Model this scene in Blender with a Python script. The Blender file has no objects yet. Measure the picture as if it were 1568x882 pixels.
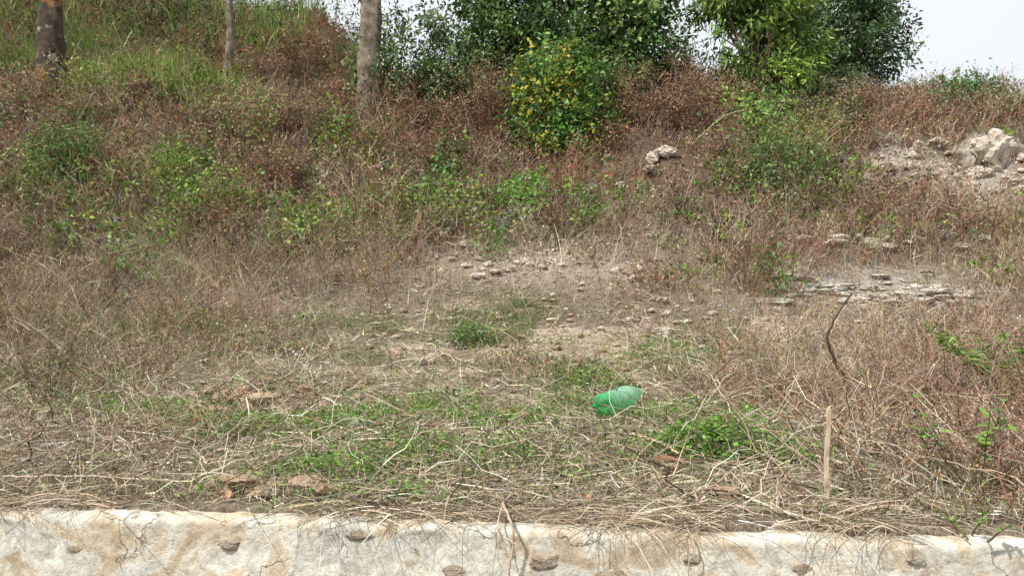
import bpy, math
import numpy as np
from mathutils import Vector, noise as mnoise
rng = np.random.default_rng(11)
scene = bpy.context.scene
EYE = 1.6

# ------------------------------------------------------------------ noise
def hash2(ix, iy, seed):
    h = (ix*374761393 + iy*668265263 + seed*362437) & 0xffffffff
    h = ((h ^ (h >> 13))*1274126177) & 0xffffffff
    return ((h ^ (h >> 16)) & 0xffff)/65535.0
def vnoise(x, y, seed=0):
    x = np.asarray(x, float); y = np.asarray(y, float)
    ix = np.floor(x).astype(np.int64); iy = np.floor(y).astype(np.int64)
    fx = x-ix; fy = y-iy
    fx = fx*fx*(3-2*fx); fy = fy*fy*(3-2*fy)
    a = hash2(ix, iy, seed); b = hash2(ix+1, iy, seed)
    c = hash2(ix, iy+1, seed); d = hash2(ix+1, iy+1, seed)
    return (a*(1-fx)+b*fx)*(1-fy)+(c*(1-fx)+d*fx)*fy
def fbm(x, y, size, octv=4, seed=0):
    s = 0; amp = 1.0; tot = 0
    for o in range(octv):
        s = s+amp*(vnoise(x/size+o*17.3, y/size-o*9.1, seed+o)*2-1)
        tot += amp; amp *= .5; size *= .5
    return s/tot
def sstep(a, b, x):
    t = np.clip((x-a)/(b-a), 0, 1); return t*t*(3-2*t)

# ------------------------------------------------------------------ hillside height
WS = .135
def wline(x): return 2.79-WS*x
KD = np.array([0, 2.77, 3, 3.5, 4.2, 5, 6, 7, 8, 9, 10, 11, 12, 13, 14, 15, 16, 18, 20, 24, 30, 60, 200.])
KC = np.array([-.64, -.60, -.58, -.51, -.46, -.42, -.25, 0, .32, .75, 1.25, 1.85, 2.6, 3.4, 4.25, 5.0, 5.5, 6.1, 6.3, 6.1, 5, 0, -1.7])
KL = np.array([-.64, -.60, -.58, -.51, -.46, -.42, -.25, 0, .32, .75, 1.25, 1.85, 2.6, 3.4, 4.25, 5.1, 5.9, 7.2, 8.5, 10.9, 12.6, 4, -1.7])
DD = np.arange(0, 200, .05)
def dense(k):
    z = np.interp(DD, KD, k); ker = np.ones(13)/13
    return np.convolve(np.pad(z, 6, mode='edge'), ker, mode='valid')
PC, PL = dense(KC), dense(KL)
def H(x, y):
    x = np.asarray(x, float); y = np.asarray(y, float)
    d = y+WS*x*np.clip(1-(y-3)/6, 0, 1)*np.clip(1.6-abs(x)/12, 0, 1)
    d = np.where(y < 3, y+WS*x, d)
    zc = np.interp(d, DD, PC); zl = np.interp(d, DD, PL)
    w = sstep(-1.5, -7, x)
    z = zc*(1-w)+zl*w
    z = z+np.clip(-9-x, 0, 20)*.14*sstep(15, 22, y)
    z = z-sstep(9, 15, y)*sstep(3, 10, x)*.25
    far = sstep(35, 75, abs(x))
    z = z*(1-far)+(-1.3)*far
    a = sstep(wline(x)+.05, wline(x)+1.0, y)
    z = z+fbm(x, y, 1.1, 4, 3)*(.008+.085*a)
    bank = sstep(9, 12.5, y)
    z = z+bank*(fbm(x, y, 2.6, 4, 21)*.55+fbm(x, y*.5, .7, 3, 31)*.2)
    z = z+a*np.abs(fbm(x, y, .28, 3, 51))*.04
    return z+EYE
def ground_pt(x, y, dz=0.0):
    return np.stack([x, y, H(x, y)+dz], -1)

# ------------------------------------------------------------------ mesh accumulator
GAIN = {'dry_stems': np.array([1.36, 1.29, 1.18]), 'leaf_foliage': np.array([1.26, 1.33, 1.05])}
class Acc:
    def __init__(s): s.v = []; s.c = []; s.f3 = []; s.f4 = []; s.n = 0
    def add(s, verts, faces, col):
        N, K, _ = verts.shape
        if N == 0: return
        s.v.append(verts.reshape(-1, 3))
        if col.ndim == 2: col = np.repeat(col[:, None], K, 1)
        s.c.append(col.reshape(-1, 3))
        off = s.n+np.arange(N)*K
        for F in faces:
            F = np.asarray(F)
            if F.size == 0: continue
            idx = (off[:, None, None]+F[None]).reshape(-1, F.shape[1])
            (s.f3 if F.shape[1] == 3 else s.f4).append(idx)
        s.n += N*K
    def build(s, name, mat, smooth=False, parent=None):
        V = np.concatenate(s.v).astype(np.float32); C = np.concatenate(s.c)*GAIN.get(mat.name, 1.0)
        f4 = np.concatenate(s.f4) if s.f4 else np.zeros((0, 4), int)
        f3 = np.concatenate(s.f3) if s.f3 else np.zeros((0, 3), int)
        me = bpy.data.meshes.new(name)
        me.vertices.add(len(V)); me.vertices.foreach_set('co', V.ravel())
        nl = f4.size+f3.size
        me.loops.add(nl)
        me.loops.foreach_set('vertex_index', np.concatenate([f4.ravel(), f3.ravel()]).astype(np.int32))
        me.polygons.add(len(f4)+len(f3))
        st = np.concatenate([np.arange(len(f4))*4, f4.size+np.arange(len(f3))*3]).astype(np.int32)
        me.polygons.foreach_set('loop_start', st)
        me.polygons.foreach_set('use_smooth', np.full(len(st), smooth))
        me.update(calc_edges=True)
        at = me.color_attributes.new('Col', 'FLOAT_COLOR', 'POINT')
        at.data.foreach_set('color', np.concatenate([np.clip(C, 0, .8), np.ones((len(C), 1))], 1).astype(np.float32).ravel())
        me.materials.append(mat)
        ob = bpy.data.objects.new(name, me); scene.collection.objects.link(ob)
        if parent: ob.parent = parent
        return ob

def unit(v): return v/(np.linalg.norm(v, axis=-1, keepdims=True)+1e-9)
def rdir(n): return unit(rng.normal(size=(n, 3)))
def U(a, b, n): return rng.uniform(a, b, n)
def pal(P, n, jit=.18):
    P = np.array(P); c = P[rng.integers(0, len(P), n)]
    return c*(1+rng.normal(size=(n, 1))*jit).clip(.45, 1.7)*(1+rng.normal(size=(n, 3))*.05)
def ev(P0, D, L, B, t):
    t = t[:, None]; return P0+D*L[:, None]*t+B*t*t
def ribbon(acc, P0, D, L, B, w, col, seg=2, taper=.85):
    t = np.linspace(0, 1, seg+1); N = len(P0)
    pts = P0[:, None]+D[:, None]*(L[:, None, None]*t[None, :, None])+B[:, None]*(t**2)[None, :, None]
    side = unit(np.cross(D, rdir(N)))
    ww = (w[:, None]*(1-taper*t**1.5)[None])[..., None]*.5
    v = np.stack([pts-side[:, None]*ww, pts+side[:, None]*ww], 2).reshape(N, -1, 3)
    F = [[2*i, 2*i+1, 2*i+3, 2*i+2] for i in range(seg)]
    acc.add(v, [F], col)
def tube_pts(acc, pts, R, col, sides=4):
    N, S, _ = pts.shape
    T = unit(np.gradient(pts, axis=1))
    ref = unit(np.array([.31, .52, .21])+0*T[:, :1]); 
    a = unit(np.cross(T, ref)); b = np.cross(T, a)
    an = np.arange(sides)/sides*2*np.pi
    v = pts[:, :, None]+R[:, :, None, None]*(np.cos(an)[None, None, :, None]*a[:, :, None]+np.sin(an)[None, None, :, None]*b[:, :, None])
    F = []
    for i in range(S-1):
        for k in range(sides):
            k2 = (k+1) % sides
            F.append([i*sides+k, i*sides+k2, (i+1)*sides+k2, (i+1)*sides+k])
    acc.add(v.reshape(N, -1, 3), [F], col)
def stems(acc, P0, D, L, B, r, col, seg=4, sides=3, wig=.03):
    t = np.linspace(0, 1, seg+1); N = len(P0)
    pts = P0[:, None]+D[:, None]*(L[:, None, None]*t[None, :, None])+B[:, None]*(t**2)[None, :, None]
    pts = pts+rng.normal(size=pts.shape)*(L[:, None, None]*wig)*(t > 0)[None, :, None]
    R = r[:, None]*(1-.7*t)[None]
    tube_pts(acc, pts, R, col, sides)
OV = np.array([[0, 0, 0], [.28, .42, .07], [.3, 0, 0], [.28, -.42, .07], [.68, .34, .02], [.68, 0, -.04], [.68, -.34, .02], [1, 0, -.14]])
OVF4 = [[1, 2, 5, 4], [2, 3, 6, 5]]; OVF3 = [[0, 2, 1], [0, 3, 2], [4, 5, 7], [5, 6, 7]]
RH = np.array([[0, 0, 0], [.42, .5, .08], [1, 0, -.05], [.42, -.5, .08]])
def leaf(acc, P, D, size, aspect, col, shape='rh', N3=None):
    n = len(P)
    s = unit(np.cross(D, N3 if N3 is not None else rdir(n))); up = np.cross(s, D)
    T = OV if shape == 'ov' else RH
    wv = (size*aspect)[:, None, None]; sv = size[:, None, None]
    v = P[:, None]+D[:, None]*T[None, :, 0:1]*sv+s[:, None]*T[None, :, 1:2]*wv+up[:, None]*T[None, :, 2:3]*sv
    if shape == 'ov': acc.add(v, [OVF4, OVF3], col)
    else: acc.add(v, [[[0, 1, 2, 3]]], col)

# ------------------------------------------------------------------ materials
def nt(m):
    m.use_nodes = True; t = m.node_tree; t.nodes.clear(); return t
def node(t, typ, **kw):
    n = t.nodes.new(typ)
    for k, v in kw.items():
        if k.startswith('_'): setattr(n, k[1:], v)
        else: n.inputs[k.replace('__', ' ')].default_value = v
    return n
def ramp(t, fac, stops):
    r = t.nodes.new('ShaderNodeValToRGB'); e = r.color_ramp.elements
    while len(e) < len(stops): e.new(.5)
    for el, (p, c) in zip(e, stops):
        el.position = p; el.color = (*c, 1) if len(c) == 3 else c
    t.links.new(fac, r.inputs['Fac']); return r
def mix(t, a, b, fac, mode='MIX'):
    m = t.nodes.new('ShaderNodeMix'); m.data_type = 'RGBA'; m.blend_type = mode
    for s, i in ((fac, 0), (a, 6), (b, 7)):
        if hasattr(s, 'links'): t.links.new(s, m.inputs[i])
        elif i == 0: m.inputs[0].default_value = s
        else: m.inputs[i].default_value = (*s, 1)
    return m.outputs[2]
def foliage_mat(name, trans):
    m = bpy.data.materials.new(name); t = nt(m)
    o = node(t, 'ShaderNodeOutputMaterial'); a = node(t, 'ShaderNodeAttribute', _attribute_name='Col')
    p = node(t, 'ShaderNodeBsdfDiffuse'); t.links.new(a.outputs['Color'], p.inputs[0])
    if trans <= 0: t.links.new(p.outputs[0], o.inputs[0]); return m
    tr = node(t, 'ShaderNodeBsdfTranslucent'); t.links.new(a.outputs['Color'], tr.inputs['Color'])
    mx = node(t, 'ShaderNodeMixShader'); mx.inputs[0].default_value = trans
    t.links.new(p.outputs[0], mx.inputs[1]); t.links.new(tr.outputs[0], mx.inputs[2])
    g = node(t, 'ShaderNodeBsdfGlossy', Roughness=.42); g.inputs[0].default_value = (.8, .85, .9, 1)
    m2 = node(t, 'ShaderNodeMixShader'); m2.inputs[0].default_value = .025
    t.links.new(mx.outputs[0], m2.inputs[1]); t.links.new(g.outputs[0], m2.inputs[2]); t.links.new(m2.outputs[0], o.inputs[0])
    return m
M_LEAF = foliage_mat('leaf_foliage', .28)
M_DRY = foliage_mat('dry_stems', 0)

def ground_mat(name, use_attr):
    m = bpy.data.materials.new(name); t = nt(m)
    o = node(t, 'ShaderNodeOutputMaterial'); p = node(t, 'ShaderNodeBsdfDiffuse')
    tc = node(t, 'ShaderNodeTexCoord')
    def N(s, d=6.0, dist=0.0):
        n = node(t, 'ShaderNodeTexNoise', Scale=s, Detail=d, Roughness=.65, Distortion=dist); t.links.new(tc.outputs['Object'], n.inputs['Vector']); return n.outputs['Fac']
    n1, n2, n3 = N(2.2, 3), N(14, 4, .6), N(70, 3)
    if use_attr:
        base = node(t, 'ShaderNodeAttribute', _attribute_name='Col').outputs['Color']
    else:
        base = ramp(t, n1, [(.3, (.2, .17, .13)), (.7, (.28, .25, .2))]).outputs['Color']
    r2 = ramp(t, n2, [(.28, (.45, .41, .37)), (.5, (.95, .92, .9)), (.7, (1.4, 1.36, 1.3))])
    r3 = ramp(t, n3, [(.3, (.5, .5, .5)), (.65, (1.3, 1.3, 1.3))])
    c = mix(t, base, r2.outputs['Color'], 1.0, 'MULTIPLY'); c = mix(t, c, r3.outputs['Color'], .85, 'MULTIPLY')
    t.links.new(c, p.inputs['Color'])
    ad = node(t, 'ShaderNodeMath', _operation='ADD'); t.links.new(n2, ad.inputs[0]); t.links.new(n3, ad.inputs[1])
    b = node(t, 'ShaderNodeBump', Strength=.9, Distance=.05); t.links.new(ad.outputs[0], b.inputs['Height']); t.links.new(b.outputs[0], p.inputs['Normal'])
    t.links.new(p.outputs[0], o.inputs[0]); return m
M_SOIL = ground_mat('hillside_soil', True)
M_GROUND = ground_mat('packed_earth', False)

def rock_mat(name, c1, c2, c3, sc=3.0):
    m = bpy.data.materials.new(name); t = nt(m)
    o = node(t, 'ShaderNodeOutputMaterial'); p = node(t, 'ShaderNodeBsdfPrincipled', Roughness=.9); p.inputs['Specular IOR Level'].default_value = .2
    tc = node(t, 'ShaderNodeTexCoord')
    n1 = node(t, 'ShaderNodeTexNoise', Scale=sc, Detail=8.0, Roughness=.7); n2 = node(t, 'ShaderNodeTexNoise', Scale=sc*9, Detail=6.0, Roughness=.7)
    for n in (n1, n2): t.links.new(tc.outputs['Object'], n.inputs['Vector'])
    r = ramp(t, n1.outputs['Fac'], [(.32, c3), (.48, c2), (.62, c1)])
    r2 = ramp(t, n2.outputs['Fac'], [(.3, (.5, .48, .45)), (.6, (1.1, 1.1, 1.1))])
    c = mix(t, r.outputs['Color'], r2.outputs['Color'], .9, 'MULTIPLY'); t.links.new(c, p.inputs['Base Color'])
    b = node(t, 'ShaderNodeBump', Strength=.8, Distance=.03); t.links.new(n2.outputs['Fac'], b.inputs['Height']); t.links.new(b.outputs[0], p.inputs['Normal'])
    t.links.new(p.outputs[0], o.inputs[0]); return m
M_ROCKW = rock_mat('pale_rock', (.66, .60, .51), (.56, .49, .41), (.34, .28, .22))
M_CLOD = rock_mat('tan_clay', (.60, .45, .32), (.50, .36, .25), (.34, .24, .16), 6)
M_BARK = rock_mat('tree_bark', (.34, .30, .25), (.2, .16, .12), (.1, .075, .055), 5)
def lichen_bark():
    m = rock_mat('lichen_bark', (.15, .115, .09), (.08, .06, .042), (.045, .036, .028), 6); t = m.node_tree
    p = [n for n in t.nodes if n.type == 'BSDF_PRINCIPLED'][0]; src = p.inputs['Base Color'].links[0].from_socket
    tc = node(t, 'ShaderNodeTexCoord'); n = node(t, 'ShaderNodeTexNoise', Scale=5.5, Detail=8.0); t.links.new(tc.outputs['Object'], n.inputs['Vector'])
    r = ramp(t, n.outputs['Fac'], [(.57, (0, 0, 0)), (.64, (.9, .9, .9))])
    n2 = node(t, 'ShaderNodeTexNoise', Scale=2.0); t.links.new(tc.outputs['Object'], n2.inputs['Vector'])
    lc = ramp(t, n2.outputs['Fac'], [(.42, (.30, .14, .06)), (.52, (.36, .34, .28))])
    t.links.new(mix(t, src, lc.outputs['Color'], r.outputs['Color']), p.inputs['Base Color']); return m
M_LICH = lichen_bark()

# ------------------------------------------------------------------ hillside sheet
def blob(x, y, cx, cy, rx, ry): return np.exp(-(((x-cx)/rx)**2+((y-cy)/ry)**2))
GREEN = [(.62, 4.6, 1.3, .9), (-.6, 3.5, .7, .45), (1.02, 3.75, .4, .4), (-.36, 7.2, .45, .5), (.6, 5.9, .9, .7), (-.2, 5.2, 1.3, .9), (-1.5, 4.3, .5, .5), (.1, 4.1, 1.2, .6), (-1.0, 5.0, .7, .7), (1.7, 5.6, .7, .6), (-.1, 8.2, .7, .6), (-.7, 6.2, 1.0, .7), (.5, 7.0, 1.0, .7), (-2.0, 7.6, .9, .6), (1.5, 7.0, .8, .6), (-3.6, 7.8, 1.2, .6), (-2.6, 5.6, .8, .5), (-3.6, 6.4, .8, .5)]
def green_mask(x, y):
    g = 0
    for b in GREEN: g = np.maximum(g, blob(x, y, *b))
    n = fbm(x, y, .42, 4, 77)
    return np.clip((g*.75+n*1.5-.08), 0, 1)*np.clip(g*3, 0, 1)
def bare_mask(x, y):
    return np.clip(sstep(.05, .32, fbm(x, y, .5, 4, 95))*blob(x, y, .8, 7.3, 2.6, 2.1)*1.4, 0, .95)
def soil_col(x, y):
    base = np.array([.31, .26, .20]); dark = np.array([.16, .115, .085]); tan = np.array([.62, .51, .41]); pale = np.array([.60, .57, .51])
    n = fbm(x, y, 1.4, 4, 91)
    c = base[None]*(1+.3*n[:, None])
    def mx(c, col, f): f = np.clip(f, 0, 1)[:, None]; return c*(1-f)+col*f
    c = mx(c, np.array([.16, .16, .08]), green_mask(x, y)*.6)
    c = mx(c, tan, bare_mask(x, y)*.95)
    c = mx(c, dark, sstep(8.5, 11, y)*.8)
    c = mx(c, np.array([.30, .15, .095]), sstep(11, 12.5, y)*sstep(.0, .35, fbm(x, y, 1.2, 3, 14))*.7)
    c = mx(c, np.array([.56, .47, .39]), blob(x, y, .2, 10.0, 1.6, .85)*.95)
    c = mx(c, pale, blob(x, y, 4.1, 9.0, 1.4, .7)*1.0)
    c = mx(c, pale*.95, blob(x, y, 8.0, 12.7, 2.2, 1.2)*sstep(-.4, .1, fbm(x, y, .45, 4, 95)))
    c = mx(c, np.array([.14, .12, .06]), sstep(16, 19, y)*.6)
    return c
xs = np.concatenate([np.arange(-90, -14, 3.), np.arange(-14, -5, .12), np.arange(-5, 5, .045), np.arange(5, 14, .12), np.arange(14, 91, 3.)])
ss = np.concatenate([[.05, .08], np.arange(.11, 5, .045), np.arange(5, 16, .08), np.arange(16, 30, .3), np.arange(30, 110, 4.)])
X, Sg = np.meshgrid(xs, ss); Y = wline(X)+Sg; Z = H(X, Y)
Z[0] -= .08
V = np.stack([X, Y, Z], -1).reshape(-1, 3)
nx, ny = len(xs), len(ss)
I = (np.arange(ny-1)[:, None]*nx+np.arange(nx-1)[None]).ravel()
acc = Acc(); acc.v.append(V); acc.c.append(soil_col(V[:, 0], V[:, 1])); acc.f4.append(np.stack([I, I+1, I+nx+1, I+nx], 1)); acc.n = len(V)
acc.build('hillside', M_SOIL, True)

me = bpy.data.meshes.new('ground'); G = 1500
me.from_pydata([(-G, -G, 0), (G, -G, 0), (G, G, 0), (-G, G, 0)], [], [(0, 1, 2, 3)]); me.materials.append(M_GROUND)
scene.collection.objects.link(bpy.data.objects.new('ground', me))

# ------------------------------------------------------------------ retaining wall
def wall_mat():
    m = bpy.data.materials.new('weathered_plaster'); t = nt(m)
    o = node(t, 'ShaderNodeOutputMaterial'); p = node(t, 'ShaderNodeBsdfPrincipled', Roughness=.9); p.inputs['Specular IOR Level'].default_value = .2
    tc = node(t, 'ShaderNodeTexCoord')
    def N(s, d=6.0, dist=0.0, sc=None, rough=.6):
        n = node(t, 'ShaderNodeTexNoise', Scale=s, Detail=d, Roughness=rough, Distortion=dist)
        if sc:
            mp = node(t, 'ShaderNodeMapping'); mp.inputs['Scale'].default_value = sc; t.links.new(tc.outputs['Object'], mp.inputs[0]); t.links.new(mp.outputs[0], n.inputs['Vector'])
        else: t.links.new(tc.outputs['Object'], n.inputs['Vector'])
        return n.outputs['Fac']
    a = N(4.5, 8, 1.2, (.8, 1, 1.3)); b = N(7, 8, .8); f = N(60, 6, 0, None, .75); st = N(6, 5, .3, (1, 1, .22)); g2 = N(22, 6, .5)
    c = ramp(t, a, [(.34, (.56, .45, .32)), (.43, (.64, .55, .43)), (.50, (.74, .71, .63)), (.58, (.62, .60, .55)), (.68, (.76, .74, .67))]).outputs['Color']
    c = mix(t, c, (.42, .31, .20), ramp(t, b, [(.58, (0, 0, 0)), (.64, (.65, .65, .65))]).outputs['Color'])
    c = mix(t, c, (.36, .33, .29), ramp(t, st, [(.54, (0, 0, 0)), (.70, (.5, .5, .5))]).outputs['Color'])
    c = mix(t, c, ramp(t, g2, [(.30, (.72, .69, .64)), (.55, (1.06, 1.06, 1.04))]).outputs['Color'], .9, 'MULTIPLY')
    c = mix(t, c, ramp(t, f, [(.3, (.68, .67, .64)), (.5, (1, 1, 1)), (.7, (1.06, 1.06, 1.06))]).outputs['Color'], .8, 'MULTIPLY')
    vo = node(t, 'ShaderNodeTexVoronoi', _feature='DISTANCE_TO_EDGE', Scale=2.6)
    ns = node(t, 'ShaderNodeTexNoise', Scale=4.0, Detail=7.0); t.links.new(tc.outputs['Object'], ns.inputs['Vector'])
    va = mix(t, tc.outputs['Object'], ns.outputs['Color'], .38); t.links.new(va, vo.inputs['Vector'])
    cr = ramp(t, vo.outputs['Distance'], [(.0, (1, 1, 1)), (.0055, (0, 0, 0))])
    gate = ramp(t, N(2.2, 2), [(.44, (0, 0, 0)), (.52, (.8, .8, .8))])
    crk = mix(t, (0, 0, 0), cr.outputs['Color'], gate.outputs['Color'])
    c = mix(t, c, (.17, .13, .09), crk)
    t.links.new(c, p.inputs['Base Color'])
    ad = node(t, 'ShaderNodeMath', _operation='ADD'); t.links.new(g2, ad.inputs[0]); t.links.new(f, ad.inputs[1])
    sb = node(t, 'ShaderNodeMath', _operation='SUBTRACT'); t.links.new(ad.outputs[0], sb.inputs[0]); t.links.new(crk, sb.inputs[1])
    bp = node(t, 'ShaderNodeBump', Strength=.8, Distance=.008); t.links.new(sb.outputs[0], bp.inputs['Height']); t.links.new(bp.outputs[0], p.inputs['Normal'])
    t.links.new(p.outputs[0], o.inputs[0]); return m
M_WALL = wall_mat()
wx = np.concatenate([np.arange(-40, -4, .8), np.arange(-4, 4, .012), np.arange(4, 40.1, .8)])
prof = [(0, -.05), (0, .3), (0, .6)]+[(0, z) for z in np.arange(.65, .97, .011)]+[(.004, .98), (.012, .99), (.024, .996), (.05, 1.0), (.1, 1.001), (.16, 1.0), (.24, 1.0), (.35, .99), (.35, -.05)]
prof = np.array(prof); npf = len(prof)
WX = np.repeat(wx[:, None], npf, 1); PY = np.repeat(prof[None, :, 0], len(wx), 0); PZ = np.repeat(prof[None, :, 1], len(wx), 0)
front = PY < .2
lump = fbm(WX, PZ*1.3, .4, 4, 5)*.011+np.abs(fbm(WX, PZ, .15, 3, 6))*-.007
hole = sstep(.32, .36, fbm(WX, PZ*1.2, .26, 4, 8))*.005
OY = PY+np.where(front, -lump+hole, 0)
OZ = PZ+np.where(PZ > .9, fbm(WX, WX*0, .6, 5, 9)*.014-np.abs(fbm(WX, WX*0+3, .16, 3, 10))*.022*(PZ-.9)/.1, 0)
WV = np.stack([WX, wline(WX)+OY, OZ], -1).reshape(-1, 3)
I = (np.arange(len(wx)-1)[:, None]*npf+np.arange(npf-1)[None]).ravel()
acc = Acc(); acc.v.append(WV); acc.c.append(np.ones_like(WV)*.4); acc.f4.append(np.stack([I, I+npf, I+npf+1, I+1], 1)); acc.n = len(WV)
wall = acc.build('retaining_wall', M_WALL, True)

ICO = {}
def rock_mesh(acc, c, r, seed, sub=3, rough=.35, flat=1.0, rot=0.0, freq=1.3):
    import bmesh
    if sub not in ICO:
        bm = bmesh.new(); bmesh.ops.create_icosphere(bm, subdivisions=sub, radius=1)
        ICO[sub] = (np.array([q.co[:] for q in bm.verts]), np.array([[w.index for w in f.verts] for f in bm.faces])); bm.free()
    v, F = ICO[sub]
    o = Vector((seed*3.7, seed*1.3, -seed*2.1))
    d = np.array([mnoise.fractal(Vector(q)*freq+o, .8, 2.0, 4) for q in v])
    rr = np.random.default_rng(seed); 
    for k in range(9):
        n = unit(rr.normal(size=3)); lim = rr.uniform(.55, .85); s = v@n
        v = v-np.outer(np.clip(s-lim, 0, None), n)
    v = v*(1+rough*d[:, None]); v = v*np.array(r); v[:, 2] *= flat
    ca, sa = math.cos(rot), math.sin(rot); v = np.stack([v[:, 0]*ca-v[:, 1]*sa, v[:, 0]*sa+v[:, 1]*ca, v[:, 2]], 1)+np.array(c)
    acc.add(v[None], [F], np.ones((1, 3))*.4)
acc = Acc()
for k, (x, z, rx, rz) in enumerate([(-.55, .945, .06, .02), (.13, .88, .075, .028), (.37, .83, .09, .035), (.62, .90, .045, .02), (-1.05, .9, .05, .024), (-1.6, .86, .09, .03), (.98, .88, .04, .02), (1.35, .92, .045, .016), (-.2, .83, .06, .022), (1.55, .84, .05, .026)]):
    rock_mesh(acc, (x, wline(x)+.007, z), (rx, .011, rz), 40+k, 4, .25, 1, 0, 1.6)
acc.build('exposed_stones', rock_mat('wall_stone', (.58, .52, .43), (.50, .40, .29), (.38, .30, .22), 9), True, wall)

# ------------------------------------------------------------------ palettes
STRAW = [(.46, .40, .32), (.36, .31, .245), (.28, .24, .185), (.55, .51, .44), (.37, .345, .30), (.20, .16, .125), (.11, .085, .065), (.26, .235, .20)]
BROWN = [(.20, .135, .095), (.25, .175, .125), (.15, .095, .07), (.30, .22, .165), (.21, .125, .09)]
RED = [(.21, .10, .075), (.155, .075, .058), (.26, .14, .105), (.28, .18, .145)]
GREY = [(.25, .21, .18), (.18, .15, .125), (.34, .295, .25), (.22, .18, .15)]
GRN = [(.09, .17, .035), (.12, .21, .045), (.065, .12, .03), (.16, .23, .06)]
YGRN = [(.19, .24, .06), (.15, .21, .05), (.24, .27, .09), (.12, .17, .04)]
DGRN = [(.045, .085, .03), (.06, .11, .04), (.08, .13, .045), (.04, .07, .028)]

def field(n, y0, y1, bmax=.76):
    y = y0*(y1/y0)**rng.random(n); b = U(-bmax, bmax, n); x = b*y
    return x, y
def keep(x, y, p):
    k = (rng.random(len(x)) < p) & (y > wline(x)+.14); return x[k], y[k]
def ledge(x, y): return np.clip(blob(x, y, 4.1, 8.7, 1.2, .65)*1.1, 0, 1)

# ---- straw litter lying on slope
acc = Acc()
x, y = field(88000, 2.5, 11.0); x, y = keep(x, y, np.clip(.7+fbm(x, y, .6, 3, 61)*1.2, .06, 1)*(1-.5*green_mask(x, y))*(1-.75*bare_mask(x, y))*(1-.6*sstep(7.5, 10, y)))
n = len(x); a = U(0, 2*np.pi, n)
slope = (H(x, y+.1)-H(x, y-.1))/.2
D = unit(np.stack([np.cos(a), np.sin(a), np.sin(a)*slope+rng.normal(size=n)*.25], 1)); L = rng.gamma(2.4, .042, n).clip(.03, .5)*(.8+y*.03)
Bd = rdir(n)*L[:, None]*.5; Bd[:, 2] = -np.abs(Bd[:, 2])*.3
cs = pal(STRAW, n, .3)*(1+.45*fbm(x, y, .5, 2, 66))[:, None]
ribbon(acc, ground_pt(x, y, U(.005, .055, n)), D, L, Bd, rng.gamma(2.5, .0015, n).clip(.0015, .010)*(.7+y*.09), cs, 2, .6)
x, y = field(60000, 2.5, 11.5); x, y = keep(x, y, np.clip(.45+fbm(x, y, .45, 3, 62)*1.5, .03, 1)*(1-.4*green_mask(x, y))*(1-.8*bare_mask(x, y))*(1-.7*ledge(x, y)))
n = len(x); D = unit(rng.normal(size=(n, 3))*.6+np.array([0, -.1, 1])); L = U(.04, .16, n)*(.8+.5*sstep(5, 9, y))
Bd = rdir(n)*L[:, None]*.5; ribbon(acc, ground_pt(x, y), D, L, Bd, U(.0016, .0038, n)*(.7+y*.09), pal(STRAW, n, .25), 2, .8)
acc.build('dry_grass', M_DRY)

# ---- straw overhang on wall lip
acc = Acc()
n = 9500; x = U(-3.2, 3, n); x = x[np.random.default_rng(3).random(n) < np.clip(.6+fbm(x, x*0, .3, 3, 15)*1.5, .08, 1)]; n = len(x)
y = wline(x)+U(.01, .26, n); P = np.stack([x, y, np.maximum(H(x, y), 1.0)+U(.0, .03, n)], 1)
D = unit(np.stack([rng.normal(size=n), -np.abs(rng.normal(size=n))*.6+.1, rng.normal(size=n)*.22+.02], 1)); L = U(.04, .22, n)
Bd = rdir(n)*L[:, None]*.25; Bd[:, 2] = -np.abs(Bd[:, 2])*.7-L*.1
ribbon(acc, P, D, L, Bd, U(.0015, .004, n), pal(STRAW+BROWN[3:4], n, .25), 3, .6)
acc.build('dead_grass_edge', M_DRY)

# ---- green groundcover
acc = Acc()
x, y = field(140000, 2.6, 10.5); x, y = keep(x, y, green_mask(x, y)*.85+.02)
n = len(x); h = U(.01, .055, n)*(.7+1.0*green_mask(x, y)); D = unit(rng.normal(size=(n, 3))*np.array([1, 1, .35])+np.array([0, 0, .25]))
leaf(acc, ground_pt(x, y, .01+h), D, U(.012, .028, n)*(.75+y*.06), U(.5, .95, n), pal([(.10, .20, .038), (.14, .25, .055), (.075, .15, .032), (.19, .28, .08)], n, .25), 'rh', np.array([0, 0, 1.])+rng.normal(size=(n, 3))*.4)
x, y = field(64000, 2.6, 10.5); x, y = keep(x, y, green_mask(x+.3, y)*.7+.07)
n = len(x); D = unit(rng.normal(size=(n, 3))*.6+np.array([0, 0, 1])); L = U(.04, .13, n)
ribbon(acc, ground_pt(x, y), D, L, rdir(n)*L[:, None]*.5, U(.002, .0045, n)*(.7+y*.08), pal(GRN+YGRN, n), 2)
acc.build('green_groundcover', M_LEAF)

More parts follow.
